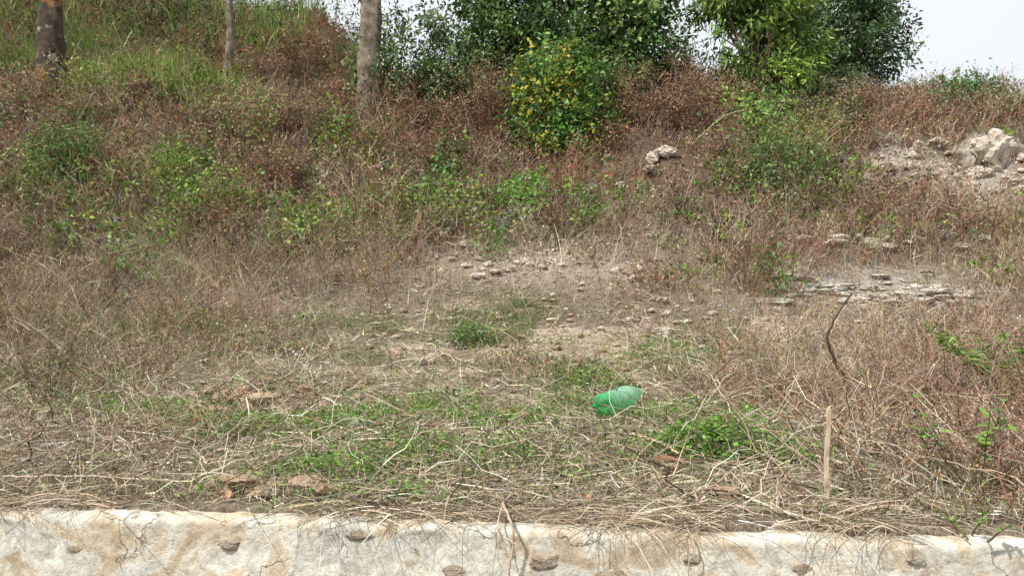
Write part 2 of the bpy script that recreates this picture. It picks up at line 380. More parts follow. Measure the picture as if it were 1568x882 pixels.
# ------------------------------------------------------------------ generic weed clumps
def clumps(accS, accL, cx, cy, h, spread, ns, scol, lcol, lsz, ntw=3, nlf=3, asp=.5, lean=.45, rs=.004, shape='rh', droop=0.0, dz=0.0):
    N = len(cx); ns = np.broadcast_to(ns, N); idx = np.repeat(np.arange(N), ns); n = len(idx)
    a = U(0, 2*np.pi, n); rr = np.sqrt(rng.random(n))*spread[idx]*.45
    bx = cx[idx]+np.cos(a)*rr; by = cy[idx]+np.sin(a)*rr
    P = ground_pt(bx, by, dz-.01)
    D = unit(np.stack([np.cos(a)*lean*rng.random(n)*1.4, np.sin(a)*lean*rng.random(n)*1.4-.12, np.ones(n)], 1)+rng.normal(size=(n, 3))*.16)
    L = h[idx]*U(.5, 1.15, n); Bd = np.stack([np.cos(a), np.sin(a), -np.ones(n)*(.3+droop)], 1)*(L*U(0, .45, n))[:, None]
    sc = scol[idx]*(1+rng.normal(size=(n, 1))*.3).clip(.45, 1.9)
    stems(accS, P, D, L, Bd, rs*U(.6, 1.2, n)*(.7+cy[idx]*.05), sc, 3, 3)
    j = np.repeat(np.arange(n), ntw); m = len(j); t = U(.3, 1, m)
    Q = ev(P[j], D[j], L[j], Bd[j], t); D2 = unit(D[j]*.8+rdir(m)*.9+np.array([0, 0, .1-droop])); L2 = L[j]*U(.12, .38, m)
    B2 = rdir(m)*L2[:, None]*.3
    ribbon(accS, Q, D2, L2, B2, rs*1.3*U(.6, 1.1, m)*(.7+Q[:, 1]*.05), sc[j]*1.1, 2, .6)
    if nlf:
        k = np.repeat(np.arange(m), nlf); q = len(k); t2 = U(.1, 1.05, q)
        W = ev(Q[k], D2[k], L2[k], B2[k], t2); D3 = unit(D2[k]*.5+rdir(q)+np.array([0, 0, -.15-droop]))
        cid = idx[j[k]]
        lc = lcol[cid]*(1+rng.normal(size=(q, 1))*.3).clip(.35, 1.9)*(1+rng.normal(size=(q, 3))*.06)
        leaf(accL, W, D3, lsz[cid]*U(.6, 1.3, q), np.full(q, asp)*U(.7, 1.3, q), lc, shape)

aS, aL = Acc(), Acc()
x, y = field(4900, 4.0, 11.3)
p = np.clip(.03+sstep(-.9, -3.2, x-(y-6)*.1)*sstep(5.0, 7.5, y)*1.0+sstep(1.5, 2.8, x-(y-7)*.2)*sstep(3.8, 5.5, y)*.95+sstep(8.0, 9.8, y)*.5+fbm(x, y, 1.0, 3, 41)*.7, .0, 1)
p = p*(1-ledge(x, y))*(1-.9*blob(x, y, .3, 9.5, 1.5, 1.1))
x, y = keep(x, y, p*.58); n = len(x)
isg = (rng.random(n) < .22+.35*(fbm(x, y, .8, 2, 42) > .1)-.2*(x > 1.5))
lc = np.where(isg[:, None], pal(YGRN+GRN, n, .2)*1.05, pal(GREY+BROWN, n, .2))
clumps(aS, aL, x, y, U(.16, .58, n)*(.65+.7*sstep(5, 9, y))*(1+.6*fbm(x, y, .9, 2, 43)), U(.15, .4, n), rng.integers(4, 9, n), pal(GREY+BROWN+STRAW[:2], n), lc, U(.012, .026, n)*(.8+.045*y), 4, 2, .5, .5, .003)
aS.build('dry_weeds', M_DRY)
aL.build('weed_leaves', M_DRY)

# ---- bank undergrowth
aS, aL = Acc(), Acc()
n0 = 5000; y = U(9.0, 17.0, n0); x = U(-.78, .78, n0)*y
def green_bank(x, y):
    g = .06+fbm(x, y, 1.3, 3, 44)*.55
    for b, w in (((-1.3, 11.3, 2.2, .6), .55), ((.6, 11.5, 1.0, .6), .5), ((-7.0, 12.0, 1.3, 1.4), .45), ((-6.5, 14.8, 2.2, .9), .65), ((4.2, 12.0, .9, 1.3), .6), ((5.5, 13.8, 1.1, 1.2), .3), ((-2.8, 13.4, .6, .9), .4), ((-4.6, 10.6, 2.0, 1.0), .3)):
        g = g+blob(x, y, *b)*w
    return np.clip(g-.4*blob(x, y, 1.2, 13.8, 4.2, 1.3), .02, .95)
bare = np.clip(blob(x, y, 8.0, 12.3, 2.0, 1.1)*1.1+blob(x, y, 2.3, 12.2, .8, .6)*.9+blob(x, y, .3, 9.8, 1.5, .9)*1.0+ledge(x, y)+blob(x, y, 4.1, 9.3, 1.2, .4), 0, .96)
x, y = keep(x, y, (1-bare)*np.clip(.74+fbm(x, y, .9, 2, 46)*.9, .06, 1)*(.3+.7*sstep(9.3, 11, y))); n = len(x)
g = rng.random(n) < green_bank(x, y)
redm = np.clip(blob(x, y, 1.6, 13.6, 5.5, 1.9)*1.1+.2, 0, 1)
dry = np.where((rng.random(n) < redm)[:, None], pal(RED, n, .15), pal(BROWN+GREY, n, .2))*(1+.6*fbm(x, y, .8, 2, 49))[:, None]
lc = np.where(g[:, None], np.where((rng.random(n) < .6)[:, None], pal(YGRN, n, .2), pal(GRN, n, .2)), dry)
hh = U(.2, .7, n)*(1+.9*fbm(x, y, 1.2, 2, 47))*(.6+.4*sstep(9, 12, y))
clumps(aS, aL, x, y, hh, U(.25, .6, n), rng.integers(5, 9, n), np.where((rng.random(n) < .4)[:, None], pal(GREY, n), dry), lc, np.where(g, U(.045, .09, n), U(.025, .055, n)), 3, 3, .58, .6, .0048)
aS.build('bank_undergrowth_stems', M_DRY)
aL.build('bank_undergrowth', M_LEAF)

acc = Acc()
x, y = field(10000, 5.5, 16.5); x, y = keep(x, y, np.clip(.35+sstep(7, 10, y)*.5+fbm(x, y, .8, 3, 48), 0, 1)*(1-ledge(x, y))*(1-.7*blob(x, y, 8, 12.3, 2, 1.1))*(1-.6*blob(x, y, .3, 9.6, 1.6, 1.2))); n = len(x)
D = unit(rng.normal(size=(n, 3))*.28+np.array([0, -.05, 1])); L = U(.2, .6, n)*(.5+.5*sstep(6, 11, y))
ribbon(acc, ground_pt(x, y), D, L, rdir(n)*L[:, None]*.25, U(.003, .006, n)*(.5+y*.06), pal(STRAW[1:5]+GREY+BROWN+RED[2:], n), 3, .6)
acc.build('dry_stalks', M_DRY)

# ---- tall green grass at left crest and far hill
acc = Acc()
def tallgrass(n, xr, yr, h, cols, w=.014, seed=5):
    x = U(*xr, n); y = U(*yr, n); k = rng.random(n) < np.clip(.5+fbm(x, y, 1.0, 3, seed)*1.8, .03, 1); x, y = x[k], y[k]; n = len(x)
    D = unit(rng.normal(size=(n, 3))*.18+np.array([0, 0, 1])); L = U(.5, 1.0, n)*h
    B_ = rng.normal(size=(n, 3))*L[:, None]*.28; B_[:, 2] = -np.abs(B_[:, 2])
    ribbon(acc, ground_pt(x, y), D, L, B_, U(.7, 1.3, n)*w, pal(cols, n), 3)
tallgrass(4600, (-8.6, -5.0), (14.6, 15.8), .85, YGRN+[(.42, .43, .20), (.38, .37, .20), (.34, .38, .17)], .018)
tallgrass(2500, (-13, -9.3), (15.5, 18), 1.0, YGRN+GRN, .016)
tallgrass(6000, (-18, -6.0), (18, 26), 1.3, GRN+YGRN+[(.1, .16, .07)], .026, seed=8)
tallgrass(900, (5.5, 10.5), (13.2, 16), .3, STRAW[:4]+YGRN, .01, seed=9)
tallgrass(2000, (6.0, 9.5), (10.0, 11.4), .42, STRAW[:4]+RED+YGRN[:1], .010, seed=10)
acc.build('tall_grass', M_LEAF)
aS, aL = Acc(), Acc()
n = 1400; x = U(-19, 0, n); y = U(16.5, 29, n); x, y = keep(x, y, np.clip(.8+fbm(x, y, 2, 2, 3), 0, 1)); n = len(x)
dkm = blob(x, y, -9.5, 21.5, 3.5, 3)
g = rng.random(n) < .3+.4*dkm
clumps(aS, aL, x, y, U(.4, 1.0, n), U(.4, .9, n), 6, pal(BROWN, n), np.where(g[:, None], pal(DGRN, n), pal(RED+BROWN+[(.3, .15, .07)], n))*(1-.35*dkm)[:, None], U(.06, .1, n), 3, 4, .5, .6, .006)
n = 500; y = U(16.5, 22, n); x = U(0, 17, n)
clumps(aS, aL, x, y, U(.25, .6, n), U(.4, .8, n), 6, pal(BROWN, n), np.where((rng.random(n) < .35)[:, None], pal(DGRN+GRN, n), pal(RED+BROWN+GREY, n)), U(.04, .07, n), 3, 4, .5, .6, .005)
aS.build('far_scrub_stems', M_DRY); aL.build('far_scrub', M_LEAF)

# ------------------------------------------------------------------ shrubs with woody crown
def crown(accL, accS, base, lobes, ncl, nlf, lsz, asp, cols, droop=.3, clr=.22, inner=.5, nb=40, bcol=(.12, .09, .07), shape='rh', yel=None):
    R = np.array([l[1] for l in lobes]); C = np.array([l[0] for l in lobes])
    w = (R[:, 0]*R[:, 2]); idx = rng.choice(len(lobes), ncl, p=w/w.sum())
    d = rdir(ncl); rad = inner+(1.10-inner)*rng.random(ncl)**.55
    cc = C[idx]+d*R[idx]*rad[:, None]
    cc = cc+rng.normal(size=cc.shape)*.06
    k = (fbm(cc[:, 0]+cc[:, 1]*.7, cc[:, 2], .55, 2, 70) > -.42); cc, d, rad = cc[k], d[k], rad[k]; ncl = len(cc)
    ccol = pal(cols, ncl, .3)
    j = np.repeat(np.arange(ncl), nlf); m = len(j)
    cs = clr*U(.6, 1.4, ncl)
    P = cc[j]+rng.normal(size=(m, 3))*cs[j][:, None]*.55
    D = unit(d[j]*.5+rdir(m)*.8+np.array([0, 0, -droop]))
    col = ccol[j]*(1+rng.normal(size=(m, 1))*.28).clip(.4, 1.9)
    if yel is not None:
        f = rng.random(m) < yel(P); col[f] = pal([(.48, .36, .05), (.40, .31, .06), (.26, .27, .06)], int(f.sum()))
    leaf(accL, P, D, lsz*U(.6, 1.3, m), np.full(m, asp)*U(.8, 1.2, m), col, shape, d[j]+rdir(m)*.6)
    b = rng.choice(ncl, min(nb, ncl), replace=False); n = len(b)
    Pb = np.array(base)[None]+rng.normal(size=(n, 3))*np.array([.12, .12, 0]); V = cc[b]-Pb; L = np.linalg.norm(V, axis=1)
    up = np.zeros_like(V); up[:, 2] = -L*.25
    stems(accS, Pb, (V-up)/L[:, None], L, up, np.full(n, .006+.016*min(1, R.max())), np.tile(np.array(bcol), (n, 1)), 6, 4, .02)
def shrub(name, base, lobes, **kw):
    bz = float(H(base[0], base[1]))-.05
    e = bpy.data.objects.new(name, None); scene.collection.objects.link(e); e.location = (base[0], base[1], bz)
    al, as_ = Acc(), Acc()
    lob = [((l[0], l[1], l[2]+EYE), (l[3], l[4], l[5])) for l in lobes]
    crown(al, as_, (base[0], base[1], bz), lob, **kw)
    for a_, nm, mt in ((al, 'foliage', M_LEAF), (as_, 'branches', M_DRY)):
        o = a_.build(name+'_'+nm, mt); o.parent = e; o.matrix_parent_inverse = e.matrix_basis.inverted()
    return e
BG = [(.055, .115, .034), (.085, .155, .048), (.13, .205, .07), (.035, .072, .026), (.20, .26, .13)]
shrub('flowering_bush', (1.2, 15.0), [(.2, 15.3, 7.0, .95, .9, .9), (1.4, 15.2, 6.9, 1.25, 1.0, 1.2), (2.5, 15.3, 6.5, 1.0, .9, 1.15), (1.0, 14.9, 5.7, .9, .8, .9), (2.7, 15.6, 7.5, .8, .8, .7), (.8, 15.4, 7.9, 1.4, 1, .6), (2.2, 15.0, 5.5, .7, .6, .6), (-.2, 15.2, 6.3, .6, .6, .6), (-.7, 15.4, 7.3, .5, .4, .4)],
      ncl=1500, nlf=24, lsz=.12, asp=.5, cols=BG, nb=60)
shrub('yellow_flowered_bush', (.95, 13.7), [(.95, 13.7, 4.85, .9, .6, .75), (.7, 13.5, 4.2, .8, .5, .7), (1.2, 13.3, 3.85, .65, .4, .55), (.8, 13.0, 3.4, .5, .35, .45)],
      ncl=600, nlf=22, lsz=.10, asp=.52, cols=[(.045, .09, .03), (.07, .13, .04), (.1, .18, .05), (.14, .22, .05)], nb=30, yel=lambda P: .02+.24*(fbm(P[:, 0], P[:, 2], .5, 3, 12) > .0))
shrub('green_bush', (-2.1, 14.8), [(-2.3, 15.0, 5.9, .8, .7, .8), (-1.3, 15.1, 5.8, .8, .6, .85), (-2.6, 14.7, 5.2, .6, .5, .5), (-.5, 15.2, 6.1, .6, .5, .6), (-1.6, 14.7, 5.1, .7, .5, .6), (-1.7, 15.1, 6.6, .5, .4, .35)],
      ncl=700, nlf=22, lsz=.105, asp=.45, cols=[(.08, .13, .055), (.11, .17, .07), (.17, .23, .12), (.2, .21, .14), (.05, .09, .035)], inner=.35, nb=50)
shrub('broadleaf_tree', (4.95, 15.0), [(4.9, 15.2, 6.9, 1.1, .9, 1.1), (4.5, 15.1, 7.7, .9, .8, .7), (5.6, 15.4, 6.2, .85, .7, .9), (5.0, 14.9, 5.5, .85, .6, .7), (5.4, 15.4, 7.6, .9, .8, .7), (5.6, 14.9, 5.2, .6, .5, .5)],
      ncl=760, nlf=22, lsz=.18, asp=.27, cols=[(.13, .21, .05), (.18, .27, .065), (.08, .14, .035), (.25, .31, .10), (.05, .09, .025)], droop=.7, inner=.4, nb=50)
shrub('rounded_tree', (8.0, 18.2), [(7.9, 18.2, 8.0, 1.3, 1.1, 1.2), (8.9, 18.3, 7.6, .85, .8, 1.05), (7.2, 18.2, 7.3, .8, .8, 1.0), (8.3, 18.3, 8.9, 1.1, .9, .7), (7.6, 18.1, 6.8, .8, .7, .6)],
      ncl=950, nlf=24, lsz=.12, asp=.44, cols=[(.07, .12, .055), (.1, .155, .075), (.15, .20, .12), (.045, .075, .035)], inner=.5, nb=40)
shrub('low_shrub', (9.2, 15.0), [(9.1, 15.0, 5.0, .55, .4, .45)], ncl=170, nlf=22, lsz=.08, asp=.5, cols=[(.1, .18, .07), (.13, .22, .09)], nb=20)
shrub('hillside_shrub', (-7.0, 11.6), [(-7.2, 11.5, 2.7, .4, .4, .6), (-6.9, 11.7, 3.3, .35, .4, .45)], ncl=150, nlf=18, lsz=.07, asp=.45, cols=[(.08, .14, .04), (.12, .19, .06), (.16, .21, .08)], inner=.1, nb=30)
shrub('hillside_shrub', (4.35, 11.3), [(4.3, 11.4, 2.6, .5, .45, .42), (4.0, 11.9, 3.1, .5, .4, .4)], ncl=150, nlf=20, lsz=.06, asp=.45, cols=[(.1, .14, .06), (.14, .19, .08)], inner=.2, nb=30)
al, as_ = Acc(), Acc()
def bankbush(x, y, r, hz, cols, dens=1.0, lsz=.05, dz=.0):
    z0 = float(H(x, y)); lob = [((x+rng.normal()*r*.4, y+rng.normal()*r*.3, z0+hz*.55+dz+rng.normal()*hz*.2), (r*rng.uniform(.6, 1), r*.7, hz*rng.uniform(.45, .7))) for _ in range(3)]
    crown(al, as_, (x, y, z0), lob, ncl=int(70*dens*(r/.5)**1.4), nlf=16, lsz=lsz, asp=.5, cols=cols, droop=.3, clr=.16, inner=.25, nb=14, bcol=(.2, .15, .12))
RB = RED+BROWN[:3]
for (x, y, r, hz) in ((2.2, 14.4, .7, .9), (3.0, 14.3, .7, .8), (3.6, 14.6, .6, .7), (1.9, 13.6, .6, .7), (-.3, 14.3, .7, .8), (-.8, 13.9, .6, .6), (-1.7, 14.1, .6, .6), (2.6, 13.5, .6, .6), (-.1, 13.4, .6, .6), (3.4, 13.6, .5, .6), (4.2, 14.4, .5, .5), (-2.4, 14.0, .5, .5), (.0, 12.9, .5, .5), (1.8, 12.9, .5, .5), (-3.6, 14.6, .6, .5), (-4.2, 13.8, .5, .5), (-1.3, 13.2, .6, .6), (-2.2, 12.8, .5, .5), (6.6, 14.4, .6, .6), (5.9, 13.2, .5, .5), (7.4, 14.6, .5, .5), (-5.6, 13.2, .6, .5), (-8.2, 13.6, .6, .5), (-9, 14.2, .6, .5), (-3.6, 12.4, .5, .5)):
    bankbush(x, y, r, hz, RB, 1.7, .048)
for (x, y, r, hz) in ((-1.2, 14.7, .6, .7), (3.5, 15.2, .6, .8), (6.3, 15.0, .6, .7), (7.1, 15.6, .6, .6), (6.0, 14.2, .5, .5), (-.5, 14.9, .5, .8), (2.9, 14.9, .5, .6), (5.2, 13.9, .5, .5)):
    bankbush(x, y, r, hz, DGRN+GREY+[(.12, .16, .08)], 1.4, .06)
for k in range(110):
    y = rng.uniform(10.2, 15.6); x = rng.uniform(-.72, .72)*y
    if blob(x, y, 8.0, 12.2, 2.0, 1.5) > .3 or blob(x, y, .3, 10.0, 1.6, 1.0) > .4 or blob(x, y, 2.3, 12.0, .9, .7) > .3: continue
    gq = rng.random()
    cols = (YGRN+GRN if gq < green_bank(np.array([x]), np.array([y]))[0]+.06 else (GREY+BROWN if gq < .65 else RB))
    bankbush(x, y, rng.uniform(.2, .5), rng.uniform(.3, .65), cols, 1.0, rng.uniform(.035, .07))
al.build('bank_bushes', M_LEAF); as_.build('bank_bush_branches', M_DRY)

def vine(name, pts, w, n, lsz, cols=GRN):
    al = Acc(); pts = np.array(pts); t = rng.random(n)*(len(pts)-1); i = np.minimum(t.astype(int), len(pts)-2); f = (t-i)[:, None]
    xy = pts[i]*(1-f)+pts[i+1]*f+rng.normal(size=(n, 2))*w
    P = ground_pt(xy[:, 0], xy[:, 1], U(.12, .62, n))
    leaf(al, P, unit(rdir(n)+np.array([0, -.5, -.5])), lsz*U(.6, 1.3, n), U(.6, .95, n), pal(cols, n, .25), 'ov', np.array([0, -.7, .6])+rdir(n)*.5)
    nn = 30; q = rng.choice(n, nn); stems(al, P[q]-np.array([0, 0, .3]), unit(rdir(nn)+np.array([0, 0, .6])), U(.3, .6, nn), rdir(nn)*.1, np.full(nn, .005), pal(GRN, nn), 4, 3)
    return al.build(name, M_LEAF)
vine('creeper_vine', [(-1.05, 11.6), (-1.1, 12.6), (-1.1, 13.3)], .16, 560, .085, GRN+DGRN)
vine('creeper_vine', [(-3.0, 12.2), (-3.1, 13.4), (-3.2, 14.3)], .2, 480, .07, GRN)
vine('creeper_vine', [(.1, 11.2), (.3, 11.7)], .18, 320, .08, [(.13, .26, .05), (.11, .21, .04)])
vine('creeper_vine', [(-1.8, 11.5), (-1.2, 11.4), (-.3, 11.3)], .22, 650, .07, YGRN+GRN)
vine('creeper_vine', [(3.9, 13.2), (4.6, 14.0), (5.2, 14.7)], .32, 900, .085, [(.17, .24, .06), (.11, .18, .05)])
vine('leafy_weed', [(-4.6, 9.1), (-4.4, 9.1)], .2, 180, .055, GRN)
vine('leafy_weed', [(-.35, 10.1), (-.2, 10.05)], .14, 170, .05, GRN+DGRN)
vine('leafy_weed', [(1.0, 10.9), (1.05, 10.9)], .1, 120, .05, GRN)
vine('leafy_weed', [(3.0, 8.4), (2.9, 8.9)], .14, 150, .045, GRN)
vine('leafy_weed', [(-5.0, 14.1), (-4.6, 13.4)], .4, 520, .065, YGRN)
vine('leafy_weed', [(-4.9, 12.1), (-4.4, 11.4)], .3, 340, .06, YGRN)

def lowplant(name, cx, cy, r, n, lsz, hmax, cols=GRN):
    al = Acc(); a = U(0, 6.283, n); q = np.sqrt(rng.random(n))*r; q = q*(1+.9*fbm(np.cos(a)*2+cx, np.sin(a)*2+cy, .8, 3, 5)); x = cx+np.cos(a)*q*1.2; y = cy+np.sin(a)*q
    ht = hmax*(1-(q/r/1.5)**2).clip(.1, 1)*U(.2, 1, n)+.01
    leaf(al, ground_pt(x, y, ht), unit(rdir(n)*np.array([1, 1, .3])+np.array([0, 0, .12])), lsz*U(.6, 1.3, n), U(.6, .95, n), pal(cols, n, .25), 'ov', np.array([0, -.2, 1.])+rdir(n)*.45)
    k = rng.choice(n, n//4); m = len(k); stems(al, ground_pt(x[k], y[k]), unit(rdir(m)*.3+np.array([0, 0, 1])), ht[k], rdir(m)*.01, np.full(m, .0015), pal(GRN, m), 2, 3)
    al.build(name, M_LEAF)
lowplant('leafy_weed', 1.0, 3.72, .27, 800, .026, .13, [(.10, .19, .035), (.13, .24, .05), (.08, .15, .03)])
lowplant('leafy_weed', 1.28, 3.45, .13, 220, .022, .10)
lowplant('leafy_weed', -.36, 7.2, .19, 420, .034, .2, GRN+DGRN)
lowplant('leafy_weed', .62, 5.75, .24, 360, .028, .12)
lowplant('leafy_weed', -1.5, 4.3, .16, 280, .022, .07)
lowplant('leafy_weed', .08, 8.5, .1, 120, .03, .08)
lowplant('leafy_weed', -.62, 3.4, .36, 1100, .016, .06)
lowplant('leafy_weed', -2.2, 7.9, .3, 240, .03, .1)
lowplant('leafy_weed', .15, 4.6, .3, 500, .018, .06)
lowplant('leafy_weed', -.9, 4.6, .3, 450, .018, .06)

# ------------------------------------------------------------------ tall trees
def tree(name, bx, by, top, r0, bark, lean=(0, 0), lobes=None, limbs=7, **kw):
    bz = float(H(bx, by))-.15
    e = bpy.data.objects.new(name, None); scene.collection.objects.link(e); e.location = (bx, by, bz)
    S = 60; t = np.linspace(0, 1, S); hgt = top+EYE-bz
    pts = np.stack([bx+lean[0]*t+.04*np.sin(t*7+bx), by+lean[1]*t+.06*np.sin(t*5), bz+hgt*t], 1)
    R = r0*(1-.45*t)+r0*.5*np.exp(-t*hgt/.35)
    sides = 24; v = []
    for i in range(S):
        an = np.arange(sides)/sides*2*np.pi
        rr = R[i]*(1+.08*np.sin(an*3+i*.12)+.22*(vnoise(an*3+bx*3, np.full(sides, i*.35), 4)-.5)+.26*(vnoise(an*6, np.full(sides, i*.7+9), 6)-.5))
        v.append(np.stack([pts[i, 0]+rr*np.cos(an), pts[i, 1]+rr*np.sin(an), np.full(sides, pts[i, 2])], 1))
    v = np.concatenate(v); F = [[i*sides+k, i*sides+(k+1) % sides, (i+1)*sides+(k+1) % sides, (i+1)*sides+k] for i in range(S-1) for k in range(sides)]
    at = Acc(); at.add(v[None], [F], np.ones((1, 3))*.2)
    C = [((l[0], l[1], l[2]+EYE), (l[3], l[4], l[5])) for l in lobes]
    q = []
    for k in range(limbs):
        l = C[k % len(C)]; s = pts[int(S*(.55+.4*k/limbs))]
        end = np.array(l[0])+rng.normal(size=3)*np.array(l[1])*.4
        tt = np.linspace(0, 1, 8)[:, None]; q.append(s*(1-tt)+end*tt+np.array([0, 0, .4])*np.sin(tt*np.pi))
    q = np.array(q); tube_pts(at, q, np.tile(r0*.38*(1-.75*np.linspace(0, 1, 8)), (limbs, 1)), np.full((limbs, 3), .15), 7)
    al, as_ = Acc(), Acc()
    crown(al, as_, tuple(pts[int(S*.8)]), C, **kw)
    for a_, nm, mt, sm in ((at, 'trunk', bark, True), (al, 'foliage', M_LEAF, False), (as_, 'twigs', M_DRY, False)):
        o = a_.build(name+'_'+nm, mt, sm); o.parent = e; o.matrix_parent_inverse = e.matrix_basis.inverted()
TG = [(.06, .1, .035), (.09, .14, .05), (.05, .08, .03)]
tree('tree', -9.15, 14.9, 10.2, .25, M_LICH, (-.5, .2), [(-9.9, 15.5, 9.9, 1.8, 1.6, 1.2), (-11, 15.6, 9.4, 1.2, 1.2, .9), (-8.8, 15.6, 10.0, 1.1, 1.1, .9)], ncl=300, nlf=16, lsz=.12, asp=.35, cols=TG)
tree('tree', -2.74, 14.3, 10.4, .23, M_BARK, (-.05, .4), [(-2.7, 15.4, 9.6, 1.7, 1.4, 1.2), (-3.8, 15.4, 9.3, 1.1, 1.0, .9), (-1.6, 15.4, 9.2, 1.1, 1.0, .9), (-3.4, 15.3, 7.6, .5, .4, .3), (-1.5, 15.4, 7.75, .8, .4, .35)], ncl=420, nlf=16, lsz=.12, asp=.35, cols=TG)
tree('slender_tree', -6.15, 16.0, 9.8, .085, M_BARK, (.0, .2), [(-6.1, 16.2, 9.4, 1.0, .9, .9), (-5.6, 16.2, 7.95, .45, .4, .25), (-6.5, 16.2, 8.5, .7, .6, .5)], limbs=4, ncl=130, nlf=14, lsz=.11, asp=.35, cols=TG)
shrub('tree_sapling', (-3.7, 17.0), [(-3.9, 17.2, 8.2, .35, .3, .35), (-3.4, 17.1, 7.6, .3, .3, .3)], ncl=26, nlf=12, lsz=.09, asp=.4, cols=TG, nb=10)

# ------------------------------------------------------------------ rocks
def rocks(name, items, mat, sub=3, rough=.35):
    for k, (x, y, rx, ry, rz, dz) in enumerate(items):
        a = Acc(); rock_mesh(a, (x, y, float(H(x, y))+dz), (rx, ry, rz), int(abs(x*97+y*31)) % 900+k, sub, rough, 1, rng.uniform(-.5, .5))
        a.build(name, mat, False)
rocks('boulder', [(8.2, 12.7, .52, .3, .38, .1), (7.0, 13.0, .2, .16, .18, .08), (6.7, 12.7, .18, .12, .12, .06), (7.2, 12.4, .16, .12, .12, .05), (6.2, 12.5, .14, .12, .09, .06), (5.7, 12.2, .24, .14, .08, .06), (8.9, 12.7, .28, .2, .22, .06), (7.7, 12.5, .2, .2, .12, .05),
                  (8.6, 12.2, .2, .15, .1, .04), (2.55, 12.45, .18, .12, .09, .1), (2.3, 12.1, .2, .12, .07, .08), (2.3, 12.4, .1, .1, .12, .08), (7.5, 13.3, .16, .16, .12, .08), (1.7, 12.0, .12, .1, .07, .05), (1.0, 12.2, .1, .1, .06, .05)], M_ROCKW, 4, .4)
a = Acc()
for k in range(90):
    x = 4.1+rng.normal()*.6; y = 9.0+rng.normal()*.25; r = rng.uniform(.04, .22)
    rock_mesh(a, (x, y, float(H(x, y))+rng.uniform(-.01, .012)), (r, r*.75, r*.2), 200+k, 3 if r > .1 else 2, .45, 1, rng.uniform(0, 3))
for k in range(20):
    x = 5.0+rng.normal()*.4; y = 10.3+rng.normal()*.15
    rock_mesh(a, (x, y, float(H(x, y))+.08), (rng.uniform(.08, .2), .1, .05), 360+k, 2, .4)
a.build('rock_outcrop', rock_mat('white_rock', (.74, .71, .65), (.64, .60, .53), (.42, .38, .32), 5), False)
a = Acc()
def scat(n, cx, cy, sx, sy, r0, r1, s0):
    for k in range(n):
        x = cx+rng.normal()*sx; y = cy+rng.normal()*sy; r = r0+(r1-r0)*rng.random()**2.6
        if y < wline(x)+.2: continue
        rock_mesh(a, (x, y, float(H(x, y))+r*.3), (r*rng.uniform(.8, 1.5), r, r*rng.uniform(.45, .8)), s0+k, 2, .35, 1, rng.uniform(0, 3))
scat(120, .3, 9.9, 1.0, .5, .02, .10, 300); scat(190, .7, 7.5, 1.6, 1.1, .012, .055, 520); scat(120, 0, 5.4, 1.6, 1.0, .008, .032, 820); scat(40, 2.2, 8.0, .5, .4, .02, .07, 960); scat(120, 7.2, 12.5, 1.5, .5, .04, .12, 1050); scat(50, -2.5, 7.5, 1.5, 1.2, .01, .045, 1200)
a.build('rubble_stones', M_ROCKW, False)
a = Acc()
for k, (x, y, rx, ry, rz) in enumerate([(-1.98, 5.75, .17, .13, .07), (-1.80, 5.6, .14, .10, .05), (-2.1, 5.45, .11, .1, .05), (-1.6, 5.9, .08, .07, .04), (-1.12, 3.27, .11, .09, .045), (-.85, 3.24, .10, .08, .045), (-.76, 3.13, .06, .05, .04), (-1.0, 3.16, .05, .05, .03),
                                       (.85, 3.1, .09, .06, .02), (.1, 3.25, .07, .05, .015), (.15, 6.1, .06, .05, .03), (.35, 6.6, .06, .05, .035)]):
    rock_mesh(a, (x, y, float(H(x, y))+rz*.6), (rx, ry, rz), 830+k, 4, .3, 1, rng.uniform(-1, 1), 2.0)
for k in range(480):
    if k < 160: x, y = -1.95+rng.normal()*.3, 5.6+rng.normal()*.25
    elif k < 210: x, y = -.95+rng.normal()*.18, 3.25+rng.normal()*.08
    else: x, y = rng.normal()*1.7+.4, rng.uniform(3.2, 9.5)
    if y < wline(x)+.2: continue
    r = rng.uniform(.008, .045); rock_mesh(a, (x, y, float(H(x, y))+r*.4), (r*1.2, r, r*.7), 900+k, 2, .5, 1, 0)
a.build('clay_clods', M_CLOD, True)

# ------------------------------------------------------------------ sticks, stake, roots
def polytube(name, P, r0, r1, col, mat=M_DRY, sides=7, seg=28, acc_=None, jit=.0):
    P = np.array(P, float); t = np.linspace(0, len(P)-1, seg); out = []
    for c in range(3):
        Q = np.concatenate([[2*P[0, c]-P[1, c]], P[:, c], [2*P[-1, c]-P[-2, c]]]); i = np.minimum(t.astype(int), len(P)-2); f = t-i
        p0, p1, p2, p3 = Q[i], Q[i+1], Q[i+2], Q[i+3]
        out.append(.5*((2*p1)+(p2-p0)*f+(2*p0-5*p1+4*p2-p3)*f*f+(3*p1-p0-3*p2+p3)*f**3))
    pts = np.stack(out, 1)+rng.normal(size=(seg, 3))*jit
    a = acc_ or Acc(); tube_pts(a, pts[None], np.linspace(r0, r1, seg)[None]*(1+rng.normal(size=(1, seg))*.06), np.array([col]), sides)
    if acc_ is None: return a.build(name, mat, True)
sx, sy = 1.17, 2.93; gz = float(H(sx, sy))
a = Acc(); S = 14; v = []
for i in range(S):
    f = i/(S-1); cx = sx+.025*f+.003*math.sin(f*9); w = .0085-.0015*f+.0008*math.sin(i*1.7); dth = .005
    z = gz-.05+.42*f
    for (ax, ay) in ((-1, -1), (1, -1), (1.0, 1), (-1, 1)):
        zz = z+(.008*ax if i == S-1 else 0); v.append((cx+ax*w, sy+ay*dth, zz))
